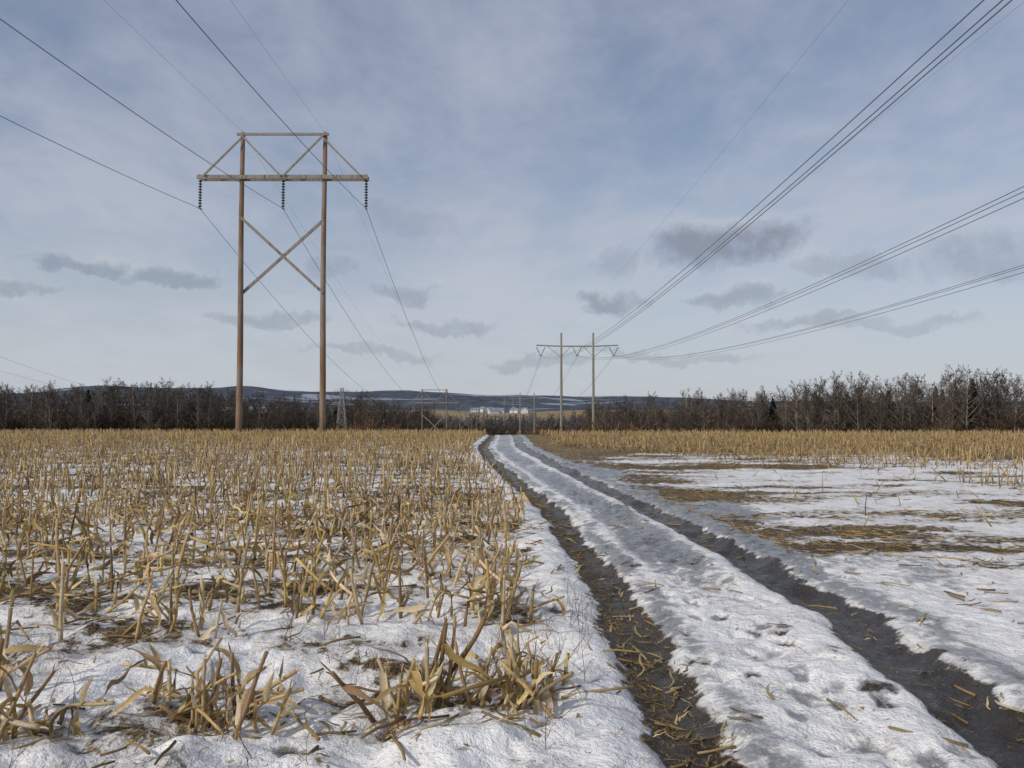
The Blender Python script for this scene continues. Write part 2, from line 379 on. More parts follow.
def field_points(y0, y1, xlo, xhi, spacing, keepf, jit=.06):
    pts = []
    for yb in np.arange(y0, y1, .76):
        a, b = xlo(yb), xhi(yb)
        if b <= a: continue
        x = np.arange(a, b, spacing); x = x + rng.normal(0, spacing * .4, len(x)); y = yb - .03 * x + rng.normal(0, jit, len(x))
        pts.append(np.stack([x, y], 1))
    P = np.concatenate(pts); k = keepf(P[:, 0], P[:, 1]); P = P[rng.random(len(P)) < k]; return P
def build_scatter(name, P, variants, mat, tiltsd=.25, smin=.8, smax=1.25, lowtilt=.12):
    n = len(P); z = ground(P[:, 0], P[:, 1]); pos = np.stack([P[:, 0], P[:, 1], z], 1)
    tilt = np.abs(rng.normal(0, tiltsd, n)); tilt = np.where(rng.random(n) < lowtilt, rng.uniform(.5, 1.35, n), tilt)
    tint = np.ones((n, 3)) * rng.uniform(.65, 1.2, n)[:, None]; tint[:, 2] *= rng.uniform(.85, 1.2, n)
    return scatter(variants, rng.integers(0, len(variants), n), pos, rng.uniform(0, 6.28, n), rng.uniform(smin, smax, n), tilt, rng.uniform(0, 6.28, n), tint)
def join(parts):
    V = []; Q_ = []; T_ = []; C_ = []; n = 0
    for v, q, t, c in parts:
        V.append(v); C_.append(c)
        if q is not None and len(q): Q_.append(q + n)
        if t is not None and len(t): T_.append(t + n)
        n += len(v)
    return np.concatenate(V), np.concatenate(Q_) if Q_ else None, np.concatenate(T_) if T_ else None, np.concatenate(C_)
clump = lambda x, y: np.clip(.5 + 1.6 * (fbm(x * .7, y * .7, 91, 3) - .35), .2, 1)
edgeL = lambda y: float(XL(np.array(y))) - .55 - .25 * (y < 12)
Pn = field_points(6.7, 15, lambda y: -.85 * y - 1.5, edgeL, .088, clump, .11)
Pf = field_points(15.2, 64, lambda y: -.80 * y - 5, edgeL, .135, lambda x, y: np.clip(clump(x, y) + .2 * (y > 35), 0, 1), .13)
Pr = field_points(25, 64, lambda y: XR(np.array(y)) + 2.0 + max(0, (38 - y)) * .6, lambda y: .85 * y + 8, .16, lambda x, y: np.clip(ss(23, 34, y + (fbm(x * .15, y * .15, 95, 2) - .5) * 14) * .95, 0, 1), .12)
Pr2 = field_points(17, 21, lambda y: 11.0, lambda y: 17, .15, lambda x, y: .75 + 0 * x)
Pr3 = field_points(12, 34, lambda y: 5.0, lambda y: .8 * y + 4, .22, lambda x, y: .55 * ss(.48, .64, fbm(x * .14, y * .27, 43, 3)) + .07)
parts = [build_scatter('n', Pn, near_v, None, .22, .8, 1.15, .16), build_scatter('f', Pf, far_v, None, .25, .8, 1.2),
         build_scatter('r', np.vstack([Pr, Pr2]), far_v, None, .3, .7, 1.1, .2), build_scatter('r3', Pr3, far_v, None, .6, .35, .8, .5)]
fg = []
for cx, cy, sx, n in ((-2.45, 4.15, .17, 12), (-2.0, 4.5, .12, 4), (-1.62, 4.45, .15, 13), (-1.3, 4.3, .10, 3), (-.62, 4.5, .17, 9), (-.22, 4.55, .15, 15), (.04, 4.65, .11, 12), (-3.1, 4.7, .3, 8), (-.05, 6.2, .2, 9), (-2.9, 5.9, .5, 9), (-.7, 6.3, .4, 6)):
    fg.append(np.stack([rng.normal(cx, sx, n), rng.normal(cy, .09, n)], 1))
fg = np.vstack(fg)
parts.append(build_scatter('fg', fg, near_v, None, .42, .7, 1.15, .22))
V, Q_, T_, C_ = join(parts); add_obj('corn_stubble', make_mesh('corn_stubble', V, Q_, T_, C_, True), M_corn)
def rand_pts(n, f):
    y = 3.2 + rng.random(n) ** 1.3 * 27; x = rng.uniform(-.8, .8, n) * (y + 2); k = rng.random(n) < f(x, y); return np.stack([x, y], 1)[k]
def lf_prob(x, y):
    d = x - XL(y); L = (d < -.45)
    b = fbm(x * 1.1, y * 1.9, 31, 4)
    nr_ = fbm(x * .55, y * 1.5, 41, 4) * .95 + .30 * ss(.42, .56, fbm(x * .14, y * .27, 43, 3))
    return np.where(L, (.14 + 1.0 * ss(.45, .65, b)) * (.2 + .8 * ss(6, 8, y)), np.where(x > XR(y) + .5, .08 + .9 * ss(.52, .70, nr_) * ss(6, 10, y), .6 * np.exp(-(d / .22) ** 2) + .15 * np.exp(-((x - XR(y)) / .25) ** 2) + .04))
P1 = rand_pts(19000, lf_prob); P2 = np.stack([rng.normal(-1.2, 1.1, 120), rng.normal(4.4, .4, 120)], 1); P2 = P2[P2[:, 0] < .3]
def build_lit(P, smin, smax, tm=1.0):
    n = len(P); z = ground(P[:, 0], P[:, 1]) ; pos = np.stack([P[:, 0], P[:, 1], z + .004], 1)
    tint = np.ones((n, 3)) * rng.uniform(.5, 1.1, n)[:, None] * tm
    far = P[:, 1] > 10; ii = np.where(far, len(lit_v) + rng.integers(0, len(litf_v), n), rng.integers(0, len(lit_v), n))
    return scatter(lit_v + litf_v, ii, pos, rng.uniform(0, 6.28, n), rng.uniform(smin, smax, n), rng.uniform(0, .12, n), rng.uniform(0, 6.28, n), tint)
yr_ = 3.2 + rng.random(1300) ** 1.5 * 22
P3 = np.stack([XL(yr_) + rng.normal(-.08, .12, 1300), yr_], 1)[:900]; P4 = np.stack([XR(yr_) + rng.normal(0, .22, 1300), yr_], 1)[:260]
yc = 3.1 + rng.random(3400) ** 1.4 * 9; P5 = np.stack([rng.uniform(-.75, .8, 3400) * (yc + .5), yc], 1)
V, Q_, T_, C_ = join([build_lit(P1, .4, .9), build_lit(P2, .5, 1.0, .85), build_lit(P3, .10, .38, .6), build_lit(P4, .10, .3, .55), build_lit(P5, .04, .18, .7)])
add_obj('corn_leaf_litter', make_mesh('corn_leaf_litter', V, Q_, T_, C_, True), M_corn)

def weed(h, r):
    g = Geo(); c = np.array((.13, .075, .045)) * r.uniform(.8, 1.5)
    def br(p, d, L, rad, lev):
        P = [np.array(p)]; n = 4
        for i in range(n): d = norm(d + r.normal(0, .12, 3)); P.append(P[-1] + d * L / n)
        tube(g, P, np.linspace(rad, rad * .5, n + 1), 3, c)
        if lev < 2:
            for i in range(r.integers(3, 6)):
                q = P[r.integers(1, n + 1)]; br(q, norm(d + r.normal(0, .55, 3) + np.array([0, 0, .2])), L * r.uniform(.3, .55), rad * .6, lev + 1)
    br((0, 0, -.02), (r.normal(0, .2), r.normal(0, .2), 1), h, .0028, 0); return g.arr()
weeds = [weed(vr.uniform(.2, .38), vr) for _ in range(8)]
pw = np.vstack([np.stack([rng.normal(.08, .16, 20), rng.normal(4.9, .2, 20)], 1), np.stack([rng.normal(.42, .12, 14), rng.normal(6.0, .5, 14)], 1), np.stack([rng.uniform(-2.6, .3, 32), rng.uniform(3.5, 6.5, 32)], 1)])
n = len(pw); V, Q_, T_, C_ = scatter(weeds, rng.integers(0, 8, n), np.stack([pw[:, 0], pw[:, 1], ground(pw[:, 0], pw[:, 1])], 1), rng.uniform(0, 6.28, n), rng.uniform(.6, 1.1, n), rng.uniform(0, .4, n), rng.uniform(0, 6.28, n), np.ones((n, 3)))
add_obj('dry_weeds', make_mesh('dry_weeds', V, Q_, T_, C_), M_weed)

# ------------------------------------------------------------------ transmission towers
def lathe_string(g, p0, p1, nd, rad):
    p0 = np.array(p0, float); p1 = np.array(p1, float); P = []; R = []
    for i in range(nd):
        for t, q in ((0.05, .25), (.35, 1.0), (.6, .9), (.7, .25)): P.append(p0 + (p1 - p0) * (i + t) / nd); R.append(rad * q)
    P.append(p1); R.append(rad * .25); tube(g, P, R, 10, (.05, .04, .04))
def wood_tower(cx, cy, ztop, name='wooden_h_frame_transmission_tower', k=1.0):
    e = D.objects.new(name, None); COL.objects.link(e)
    hs = 2.95; zb0 = float(base(np.array(cx), np.array(cy))) - 1.5
    for i, s in enumerate((-1, 1)):
        g = Geo(); x = cx + s * hs; zs = np.linspace(zb0, ztop, 9); rr_ = np.linspace(.235, .15, 9)
        tube(g, np.stack([x + .03 * np.sin(zs * .3 + i), cy + 0 * zs, zs], 1), rr_, 14); add_obj('pole_%d' % (i + 1), g.mesh('pole', True), M_wood, e)
    za = ztop - 3.3; g = Geo()
    beam(g, (cx - 6.1, cy - .26, za), (cx + 6.1, cy - .26, za), .12, .28); beam(g, (cx - 6.1, cy + .26, za), (cx + 6.1, cy + .26, za), .12, .28)
    beam(g, (cx - 3.3, cy - .24, ztop - .2), (cx + 3.3, cy - .24, ztop - .2), .10, .17)
    for s in (-1, 1):
        beam(g, (cx + s * 5.6, cy - .39, za + .05), (cx + s * hs, cy - .39, ztop - .55), .10, .12)
        beam(g, (cx + s * hs, cy - .40, ztop - .3), (cx + s * .1, cy - .40, za + .05), .10, .12)
    add_obj('crossarms', g.mesh('crossarms'), M_arm, e)
    g = Geo(); zx0, zx1 = ztop - 6.2, ztop - 11.6
    beam(g, (cx - hs, cy - .24, zx0), (cx + hs, cy - .24, zx1), .12, .2); beam(g, (cx + hs, cy + .24, zx0), (cx - hs, cy + .24, zx1), .12, .2)
    add_obj('cross_braces', g.mesh('braces'), M_arm, e)
    g = Geo()
    for dx in (-5.95, 0, 5.95):
        lathe_string(g, (cx + dx, cy, za - .15), (cx + dx, cy, za - 2.15), 10, .13)
    add_obj('insulator_strings', g.mesh('ins', True), M_ins, e)
    g = Geo()
    for dx in (-5.95, 0, 5.95):
        tube(g, [(cx + dx, cy, za + .05), (cx + dx, cy, za - .18)], .03, 6); beam(g, (cx + dx, cy - .3, za - 2.2), (cx + dx, cy + .3, za - 2.2), .08, .1)
        beam(g, (cx + dx, cy - .33, za + .17), (cx + dx, cy + .33, za + .17), .12, .05)
    for s in (-1, 1):
        for z in (zx0, zx1, za): tube(g, [(cx + s * hs, cy - .36, z), (cx + s * hs, cy + .36, z)], .035, 6)
        tube(g, [(cx + s * (hs + .0), cy - .05, ztop - .1), (cx + s * hs, cy - .05, ztop + .12)], .02, 6)
    add_obj('hardware', g.mesh('hw'), M_galv, e)
    za2 = za - 2.2
    return [(cx + dx, cy, za2) for dx in (-5.95, 0, 5.95)], [(cx - hs, cy, ztop + .05), (cx + hs, cy, ztop + .05)]
def steel_tower(cx, cy, ztop, name='steel_h_frame_transmission_tower'):
    e = D.objects.new(name, None); COL.objects.link(e); hs = 3.95; zb0 = float(base(np.array(cx), np.array(cy))) - 1.5
    for i, s in enumerate((-1, 1)):
        g = Geo(); zs = np.linspace(zb0, ztop, 6); tube(g, np.stack([cx + s * hs + 0 * zs, cy + 0 * zs, zs], 1), np.linspace(.42, .24, 6), 12); add_obj('pole_%d' % (i + 1), g.mesh('pole', True), M_steel, e)
    za = ztop - 3.3; g = Geo()
    for s in (-1, 1):
        beam(g, (cx + s * (hs + .25), cy, za), (cx + s * 10.1, cy, za + .25), .25, .30)
        beam(g, (cx + s * (hs + .2), cy, za - 2.6), (cx + s * 7.3, cy, za), .10, .12)
    beam(g, (cx - hs + .25, cy, za), (cx + hs - .25, cy, za), .25, .34)
    beam(g, (cx - hs + .2, cy, za - 2.4), (cx - 1.6, cy, za - .1), .10, .12); beam(g, (cx + hs - .2, cy, za - 2.4), (cx + 1.6, cy, za - .1), .10, .12)
    add_obj('crossarms', g.mesh('arms'), M_steel, e)
    g = Geo(); pts = []
    for dx in (-9.0, 0, 9.0):
        for s in (-1, 1): lathe_string(g, (cx + dx + s * 1.1, cy, za - .2), (cx + dx + s * .1, cy, za - 2.2), 12, .13)
        pts.append((cx + dx, cy, za - 2.4))
    add_obj('v_insulator_strings', g.mesh('ins', True), M_ins, e)
    g = Geo()
    for p in pts: beam(g, (p[0] - .35, p[1], p[2] + .08), (p[0] + .35, p[1], p[2] + .08), .08, .25)
    add_obj('hardware', g.mesh('hw'), M_galv, e)
    return pts, [(cx - hs, cy, ztop + .05), (cx + hs, cy, ztop + .05)]
def wire(g, A, B, sag, rad, off=(0, 0)):
    t = np.linspace(0, 1, 90); A = np.array(A, float); B = np.array(B, float)
    P = A + (B - A) * t[:, None]; P[:, 2] -= 4 * sag * t * (1 - t); P[:, 0] += off[0]; P[:, 2] += off[1]
    tube(g, P, rad, 5, (.1, .1, .1), cap=False)
LT = [wood_tower(-14.0, -81, 22.1), wood_tower(-16.4, 57, 22.1), wood_tower(-18.8, 195, 8.6), wood_tower(-22.6, 395, 7.6), wood_tower(-24, 610, 8.5)]
g = Geo()
for i, (sg, ss_) in enumerate(((3.7, 2.2), (3.5, 2.0), (5.5, 3), (6, 4))):
    for j in range(3): wire(g, LT[i][0][j], LT[i + 1][0][j], sg, .018)
    for j in range(2): wire(g, LT[i][1][j], LT[i + 1][1][j], ss_, .006)
add_obj('power_line_wires', g.mesh('wires', True), M_wire)
RT = [steel_tower(20.8, -78, 22.6), steel_tower(16.1, 198, 22.6), steel_tower(8.5, 450, 15.8), steel_tower(-3.0, 720, 19)]
g = Geo()
for i, (sg, ss_) in enumerate(((7.3, 2.6), (7, 5), (7, 5))):
    for j in range(3):
        for off in ((-.2, .12), (.2, .12), (0, -.22)): wire(g, RT[i][0][j], RT[i + 1][0][j], sg, .016, off)
    for j in range(2): wire(g, RT[i][1][j], RT[i + 1][1][j], ss_, .006)
add_obj('bundled_power_line_wires', g.mesh('wires2', True), M_wire)
S0 = wood_tower(-73, 20, 31); S1 = wood_tower(-215, 430, 19.5)
g = Geo()
for j in (0, 2): wire(g, S0[0][j], S1[0][j], 3.0, .03)
add_obj('side_power_line_wires', g.mesh('wires3', True), M_wire)
def lattice_tower(cx, cy, ztop):
    g = Geo(); zb = float(base(np.array(cx), np.array(cy))) - .5; H = ztop - zb
    def w(t): return 2.2 * (1 - t) ** 1.1 + .5
    ts = [0, .2, .37, .52, .65, .76, .86, .94, 1]
    for i in range(len(ts) - 1):
        c0 = [np.array([cx + sx * w(ts[i]), cy + sy * w(ts[i]), zb + H * ts[i]]) for sx, sy in ((-1, -1), (1, -1), (1, 1), (-1, 1))]
        c1 = [np.array([cx + sx * w(ts[i + 1]), cy + sy * w(ts[i + 1]), zb + H * ts[i + 1]]) for sx, sy in ((-1, -1), (1, -1), (1, 1), (-1, 1))]
        for j in range(4):
            beam(g, c0[j], c1[j], .16, .16); beam(g, c0[j], c1[(j + 1) % 4], .1, .1); beam(g, c0[(j + 1) % 4], c1[j], .1, .1); beam(g, c1[j], c1[(j + 1) % 4], .1, .1)
    for t, L in ((.72, 5), (.84, 4.2), (.95, 3.4)):
        for s in (-1, 1):
            z = zb + H * t; beam(g, (cx, cy, z), (cx + s * L, cy, z), .16, .16); beam(g, (cx + s * .6, cy, z + 1.2), (cx + s * L, cy, z), .1, .1)
    add_obj('lattice_transmission_tower', g.mesh('lattice'), M_galv)
lattice_tower(-73, 345, 14.5); lattice_tower(-116, 640, 17)

# ------------------------------------------------------------------ trees
def segs_to_geo(S):
    big = [s for s in S if s[2] > .06]; sm = [s for s in S if s[2] <= .06]; g = Geo()
    def arrs(S):
        p0 = np.array([s[0] for s in S]); p1 = np.array([s[1] for s in S]); r0 = np.array([s[2] for s in S]); r1 = np.array([s[3] for s in S]); c = np.array([s[4] for s in S])
        d = p1 - p0; d /= np.linalg.norm(d, axis=1)[:, None] + 1e-9
        up = np.where(np.abs(d[:, 2:3]) < .9, [[0, 0, 1.]], [[1., 0, 0]]); a = np.cross(d, up); a /= np.linalg.norm(a, axis=1)[:, None]; b = np.cross(a, d)
        return p0, p1, r0, r1, c, a, b
    if big:
        p0, p1, r0, r1, c, a, b = arrs(big); V = []
        for p, rr_ in ((p0, r0), (p1, r1)):
            for th in (0, 2.094, 4.189): V.append(p + rr_[:, None] * (math.cos(th) * a + math.sin(th) * b))
        V = np.stack(V, 1).reshape(-1, 3); o = (np.arange(len(big)) * 6)[:, None]
        g.add(V, np.concatenate([o + np.array([[0, 1, 4, 3]]), o + np.array([[1, 2, 5, 4]]), o + np.array([[2, 0, 3, 5]])]), None, np.repeat(c, 6, axis=0))
    if sm:
        p0, p1, r0, r1, c, a, b = arrs(sm); th = np.random.default_rng(1).uniform(0, 3.14, len(sm))[:, None]; s = a * np.cos(th) + b * np.sin(th)
        V = np.stack([p0 - s * r0[:, None] * 1.25, p0 + s * r0[:, None] * 1.25, p1], 1).reshape(-1, 3)
        g.add(V, None, (np.arange(len(sm)) * 3)[:, None] + np.array([[0, 1, 2]]), np.repeat(c, 3, axis=0))
    return g.arr()
def bare_tree(H, r, spread=.32, bark=(.16, .135, .11), twig=(.11, .075, .055), nl=20, tw=.05, kids=(5, 3, 2)):
    S = []; bark = np.array(bark); twig = np.array(twig)
    P = [np.array([0, 0, -.5])]; d = np.array([0, 0, 1.]); n = 6
    for i in range(n): d = norm(d + np.array([r.normal(0, .05), r.normal(0, .05), .1])); P.append(P[-1] + d * (H * .92 + .5) / n)
    R0 = H * .013
    rad = lambda t: R0 * (1 - t) ** .8 + .03
    for i in range(n): S.append((P[i], P[i + 1], rad(i / n), rad((i + 1) / n), bark))
    def br(p, d, L, rr_, lev):
        m = (3, 2, 1)[lev]; pts = [p]
        for i in range(m): d = norm(d + r.normal(0, .13, 3) + np.array([0, 0, .10])); pts.append(pts[-1] + d * L / m)
        for i in range(m): S.append((pts[i], pts[i + 1], max(rr_ * (1 - .6 * i / m), tw * .6), max(rr_ * (1 - .6 * (i + 1) / m), tw * .4), bark * (1 - lev / 3) + twig * lev / 3))
        for i in range(kids[lev]):
            t = r.uniform(.2, 1) * m; k_ = min(int(t), m - 1); q = pts[k_] + (pts[k_ + 1] - pts[k_]) * (t - k_)
            if lev < 2: br(q, norm(d + r.normal(0, .5, 3) + np.array([0, 0, .15])), L * r.uniform(.35, .6), rr_ * .5, lev + 1)
            else: S.append((q, q + norm(d + r.normal(0, .6, 3) + np.array([0, 0, .2])) * L * r.uniform(.6, 1.2), tw * .6, tw * .25, twig))
    for i in range(nl):
        t = .22 + .78 * (i + r.random()) / nl; k_ = min(int(t * n), n - 1); q = P[k_] + (P[k_ + 1] - P[k_]) * (t * n - k_); a = r.uniform(0, 6.28) 
        el = r.uniform(.35, .9) + t * .5
        L = H * spread * (1.15 - t) * r.uniform(.7, 1.2) + H * .05
        br(q, norm([math.cos(a), math.sin(a), el]), L, rad(t) * .5, 0)
    return segs_to_geo(S)
def shrub(H, r, c=(.12, .07, .05)):
    S = []; c = np.array(c)
    for i in range(34):
        a = r.uniform(0, 6.28); d = norm([math.cos(a) * .5, math.sin(a) * .5, 1.0]); p = np.array([math.cos(a), math.sin(a), 0]) * r.uniform(0, .8)
        L = H * r.uniform(.6, 1)
        q = p + d * L * .5; S.append((p, q, .05, .03, c)); q2 = q + norm(d + r.normal(0, .25, 3)) * L * .5; S.append((q, q2, .045, .015, c))
        for j in range(4):
            s_ = q + (q2 - q) * r.random(); S.append((s_, s_ + norm(d + r.normal(0, .6, 3)) * L * .3, .035, .01, c * r.uniform(.7, 1.4)))
    return segs_to_geo(S)
def conifer(H, r):
    g = Geo(); c = np.array((.030, .042, .026)); tube(g, [(0, 0, -.3), (0, 0, H * .95)], [H * .014, .03], 5, (.06, .045, .035))
    V = []; T = []; C = []
    for i in range(1100):
        t = r.uniform(.1, 1) ** .8; z = H * t; R = H * .22 * (1 - t) ** .8 * r.uniform(.4, 1.15) + .15; a = r.uniform(0, 6.28)
        p = np.array([math.cos(a) * R, math.sin(a) * R, z - R * .25]); q = np.array([math.cos(a) * R * .25, math.sin(a) * R * .25, z])
        s = np.array([-math.sin(a), math.cos(a), r.normal(0, .3)]) * r.uniform(.15, .45); k_ = len(V)
        V += [q, p + s, p - s]; T.append((k_, k_ + 1, k_ + 2)); C += [c * r.uniform(.5, 1.5)] * 3
    g.add(V, None, T, np.array(C)); return g.arr()
tr = np.random.default_rng(5)
tv = [bare_tree(tr.uniform(16, 19), tr, tr.uniform(.26, .38), bark=np.array((.17, .15, .13)) * tr.uniform(.6, 1.7), twig=np.array((.098, .078, .062)) * tr.uniform(.7, 1.25), tw=.07) for _ in range(9)]
tvf = [bare_tree(tr.uniform(16, 19), tr, tr.uniform(.26, .38), bark=(.12, .11, .10), twig=np.array((.09, .08, .07)) * tr.uniform(.7, 1.2), nl=16, tw=.16, kids=(4, 3, 0)) for _ in range(6)]
sv_ = [shrub(4.5, tr, np.array((.095, .073, .056)) * tr.uniform(.6, 1.4)) for _ in range(5)]
cv = [conifer(15, tr) for _ in range(3)]
def treeline(name, pts, depth, rows, spacing, hs=(.85, 1.15), tintf=(1, 1, 1), nshrub=2.0, con=.02, hf=None, var=None, cf=None):
    var = var or tv
    pts = np.array(pts, float); seg = np.linalg.norm(np.diff(pts, axis=0), axis=1); L = np.concatenate([[0], np.cumsum(seg)])
    X = []; 
    for rw in range(rows):
        s = np.arange(0, L[-1], spacing); s = s + tr.normal(0, spacing * .35, len(s)); s = np.clip(s, 0, L[-1])
        x = np.interp(s, L, pts[:, 0]); y = np.interp(s, L, pts[:, 1]) + rw * depth / rows + tr.normal(0, 2, len(s)); X.append(np.stack([x, y, np.full(len(s), rw)], 1))
    X = np.concatenate(X); n = len(X); ix = tr.integers(0, len(var), n); isc = tr.random(n) < (con if cf is None else cf(X[:, 0]))
    ix = np.where(isc, len(var) + tr.integers(0, 3, n), ix)
    h = tr.uniform(*hs, n) * (.85 + .35 * fbm(X[:, 0] * .04, X[:, 1] * .02, 81, 2)) * (1 if hf is None else hf(X[:, 0], X[:, 1]))
    pos = np.stack([X[:, 0], X[:, 1], base(X[:, 0], X[:, 1])], 1)
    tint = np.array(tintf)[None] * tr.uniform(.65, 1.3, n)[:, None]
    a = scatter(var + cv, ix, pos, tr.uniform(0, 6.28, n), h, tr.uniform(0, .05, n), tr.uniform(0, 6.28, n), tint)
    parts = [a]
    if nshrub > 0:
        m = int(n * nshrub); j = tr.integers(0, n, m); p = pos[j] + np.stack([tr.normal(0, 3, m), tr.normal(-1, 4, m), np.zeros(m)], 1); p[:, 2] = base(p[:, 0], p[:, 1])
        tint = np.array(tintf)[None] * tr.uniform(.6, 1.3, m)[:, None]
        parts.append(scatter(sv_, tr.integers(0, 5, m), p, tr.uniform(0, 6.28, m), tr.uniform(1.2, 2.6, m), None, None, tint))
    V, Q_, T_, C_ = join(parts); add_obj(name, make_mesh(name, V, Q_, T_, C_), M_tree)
hR = lambda x, y: 1.0 + .08 * ss(60, 110, x) + .08 * ss(-.1, .1, np.sin(x * .045 + 1)) - .05 * ss(130, 160, x)
treeline('tree_line', [(34, 330), (90, 295), (170, 245), (240, 235)], 42, 5, 4.4, hf=hR, cf=lambda x: .03 + .20 * ss(125, 150, x))
treeline('tree_line', [(-260, 300), (-170, 310), (-110, 345), (-42, 400)], 50, 5, 4.8, tintf=(.98, 1.0, 1.04), hf=lambda x, y: 1.16 + .05 * np.sin(x * .07), hs=(.93, 1.07))
treeline('tree_line', [(-160, 560), (0, 640), (150, 560)], 60, 3, 7, tintf=(1.1, 1.2, 1.4), hf=lambda x, y: .8 + 0 * x, var=tvf)  # bluish tint paints distance haze onto these valley trees
treeline('tree_line', [(-500, 800), (-150, 860), (100, 900), (500, 800)], 120, 4, 9, tintf=(1.15, 1.35, 1.8), hf=lambda x, y: .85 + 0 * x, nshrub=3, var=tvf)  # farther band, so more haze blue is put into its tint
bp = np.stack([tr.uniform(-34, 34, 280), tr.uniform(110, 190, 280)], 1); bp = bp[np.abs(bp[:, 0] + 1) > 3]
n = len(bp); tb = np.ones((n, 3)) * tr.uniform(.6, 1.6, n)[:, None] * np.array([[1.15, .92, .80]])
V, Q_, T_, C_ = scatter(sv_, tr.integers(0, 5, n), np.stack([bp[:, 0], bp[:, 1], base(bp[:, 0], bp[:, 1])], 1), tr.uniform(0, 6.28, n), tr.uniform(.6, 1.25, n), None, None, tb)
add_obj('brush_thicket', make_mesh('brush_thicket', V, Q_, T_, C_), M_tree)

# ------------------------------------------------------------------ hills
hx = np.linspace(-7000, 7000, 300); hy = np.linspace(1600, 6500, 110); HX, HY = np.meshgrid(hx, hy)
ax = HX / HY
prof = 100 - 34 * ss(-.30, .12, ax) + 26 * np.exp(-((ax + .36) / .10) ** 2) + 14 * np.exp(-((ax + .52) / .06) ** 2) + 10 * np.exp(-((ax + .12) / .06) ** 2) - 10 * ss(.1, .4, ax)
HZ = -12 + (prof + 12) * ss(1650, 3700, HY) * (HY / 3700).clip(.6, 1.10) + (fbm(HX * .0016, HY * .0016, 3, 4) - .5) * 62 * ss(1700, 2600, HY) + 18 * ss(1600, 1700, HY)
nx, ny = len(hx), len(hy); idx = np.arange(nx * ny).reshape(ny, nx); Q = np.stack([idx[:-1, :-1], idx[:-1, 1:], idx[1:, 1:], idx[1:, :-1]], -1).reshape(-1, 4)
m, nt = new_mat('haze_tinted_wooded_hillside'); k = N(nt); co = k.coord()
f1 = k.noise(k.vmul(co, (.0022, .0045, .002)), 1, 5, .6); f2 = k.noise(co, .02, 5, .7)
c = k.mix(k.mapr(f2, .35, .65), (.060, .075, .100), (.115, .132, .162)); c = k.mix(k.mapr(f1, .56, .60), c, (.30, .33, .385))  # blue-grey woods and fields: aerial haze painted into the colours
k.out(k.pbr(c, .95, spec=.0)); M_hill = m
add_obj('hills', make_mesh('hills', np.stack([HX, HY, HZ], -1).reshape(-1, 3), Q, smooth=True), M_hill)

# ------------------------------------------------------------------ distant buildings
M_wall = plain('painted_clapboard', (.56, .58, .61), .7, 0, .05); M_roof = plain('grey_roofing', (.22, .24, .28), .8, 0, .1); M_win = plain('window_glass', (.05, .06, .08), .2)
def house(x, y, w, d, h, yaw):
    z = float(base(np.array(x), np.array(y))) - .3
    e = D.objects.new('white_farm_building', None); COL.objects.link(e); e.location = (x, y, z); e.rotation_euler = (0, 0, yaw)
    g = Geo(); rh = w * .36
    g.add([(-w/2, -d/2, 0), (w/2, -d/2, 0), (w/2, d/2, 0), (-w/2, d/2, 0), (-w/2, -d/2, h), (w/2, -d/2, h), (w/2, d/2, h), (-w/2, d/2, h), (0, -d/2, h + rh), (0, d/2, h + rh)],
          [(0, 1, 5, 4), (1, 2, 6, 5), (2, 3, 7, 6), (3, 0, 4, 7)], [(4, 5, 8), (6, 7, 9)]); add_obj('walls', g.mesh('walls'), M_wall, e)
    g = Geo(); o = .4
    for s in (-1, 1): g.add([(0, -d/2 - o, h + rh + .1), (s * (w/2 + o), -d/2 - o, h - .2), (s * (w/2 + o), d/2 + o, h - .2), (0, d/2 + o, h + rh + .1)], [(0, 1, 2, 3)])
    add_obj('roof', g.mesh('roof'), M_roof, e)
    g = Geo()
    for i in range(3):
        xx = -w * .3 + i * w * .3; beam(g, (xx, -d/2 - .02, 1.2), (xx, -d/2 - .02, 2.6), .9, .06)
        beam(g, (w/2 + .02, -d * .3 + i * d * .3, 1.2), (w/2 + .02, -d * .3 + i * d * .3, 2.6), .06, .9)
    add_obj('windows', g.mesh('windows'), M_win, e)
hr = np.random.default_rng(3)
for i in range(14):
    house(hr.uniform(-75, 40), hr.uniform(1380, 1560), hr.uniform(8, 12), hr.uniform(10, 18), hr.uniform(4, 7), hr.uniform(0, 3.1))

# ------------------------------------------------------------------ camera, light, world
p = math.atan(34 / 804)
cam = D.cameras.new('camera'); cam.sensor_width = 36; cam.lens = 36 * 804 / 1024; cam.clip_end = 30000; cam.clip_start = .05
co_ = D.objects.new('camera', cam); COL.objects.link(co_); co_.location = (0, 0, 1.6); co_.rotation_euler = (math.pi / 2 + p, 0, 0); scene.camera = co_
az = math.radians(232); el = math.radians(33)
sd = Vector((math.sin(az) * math.cos(el), math.cos(az) * math.cos(el), math.sin(el)))
sun = D.lights.new('sun', 'SUN'); sun.energy = 2.35; sun.angle = math.radians(3); sun.color = (1, .93, .82)
so = D.objects.new('sun', sun); COL.objects.link(so); so.rotation_euler = sd.to_track_quat('Z', 'Y').to_euler(); so.location = (-20, -20, 40)

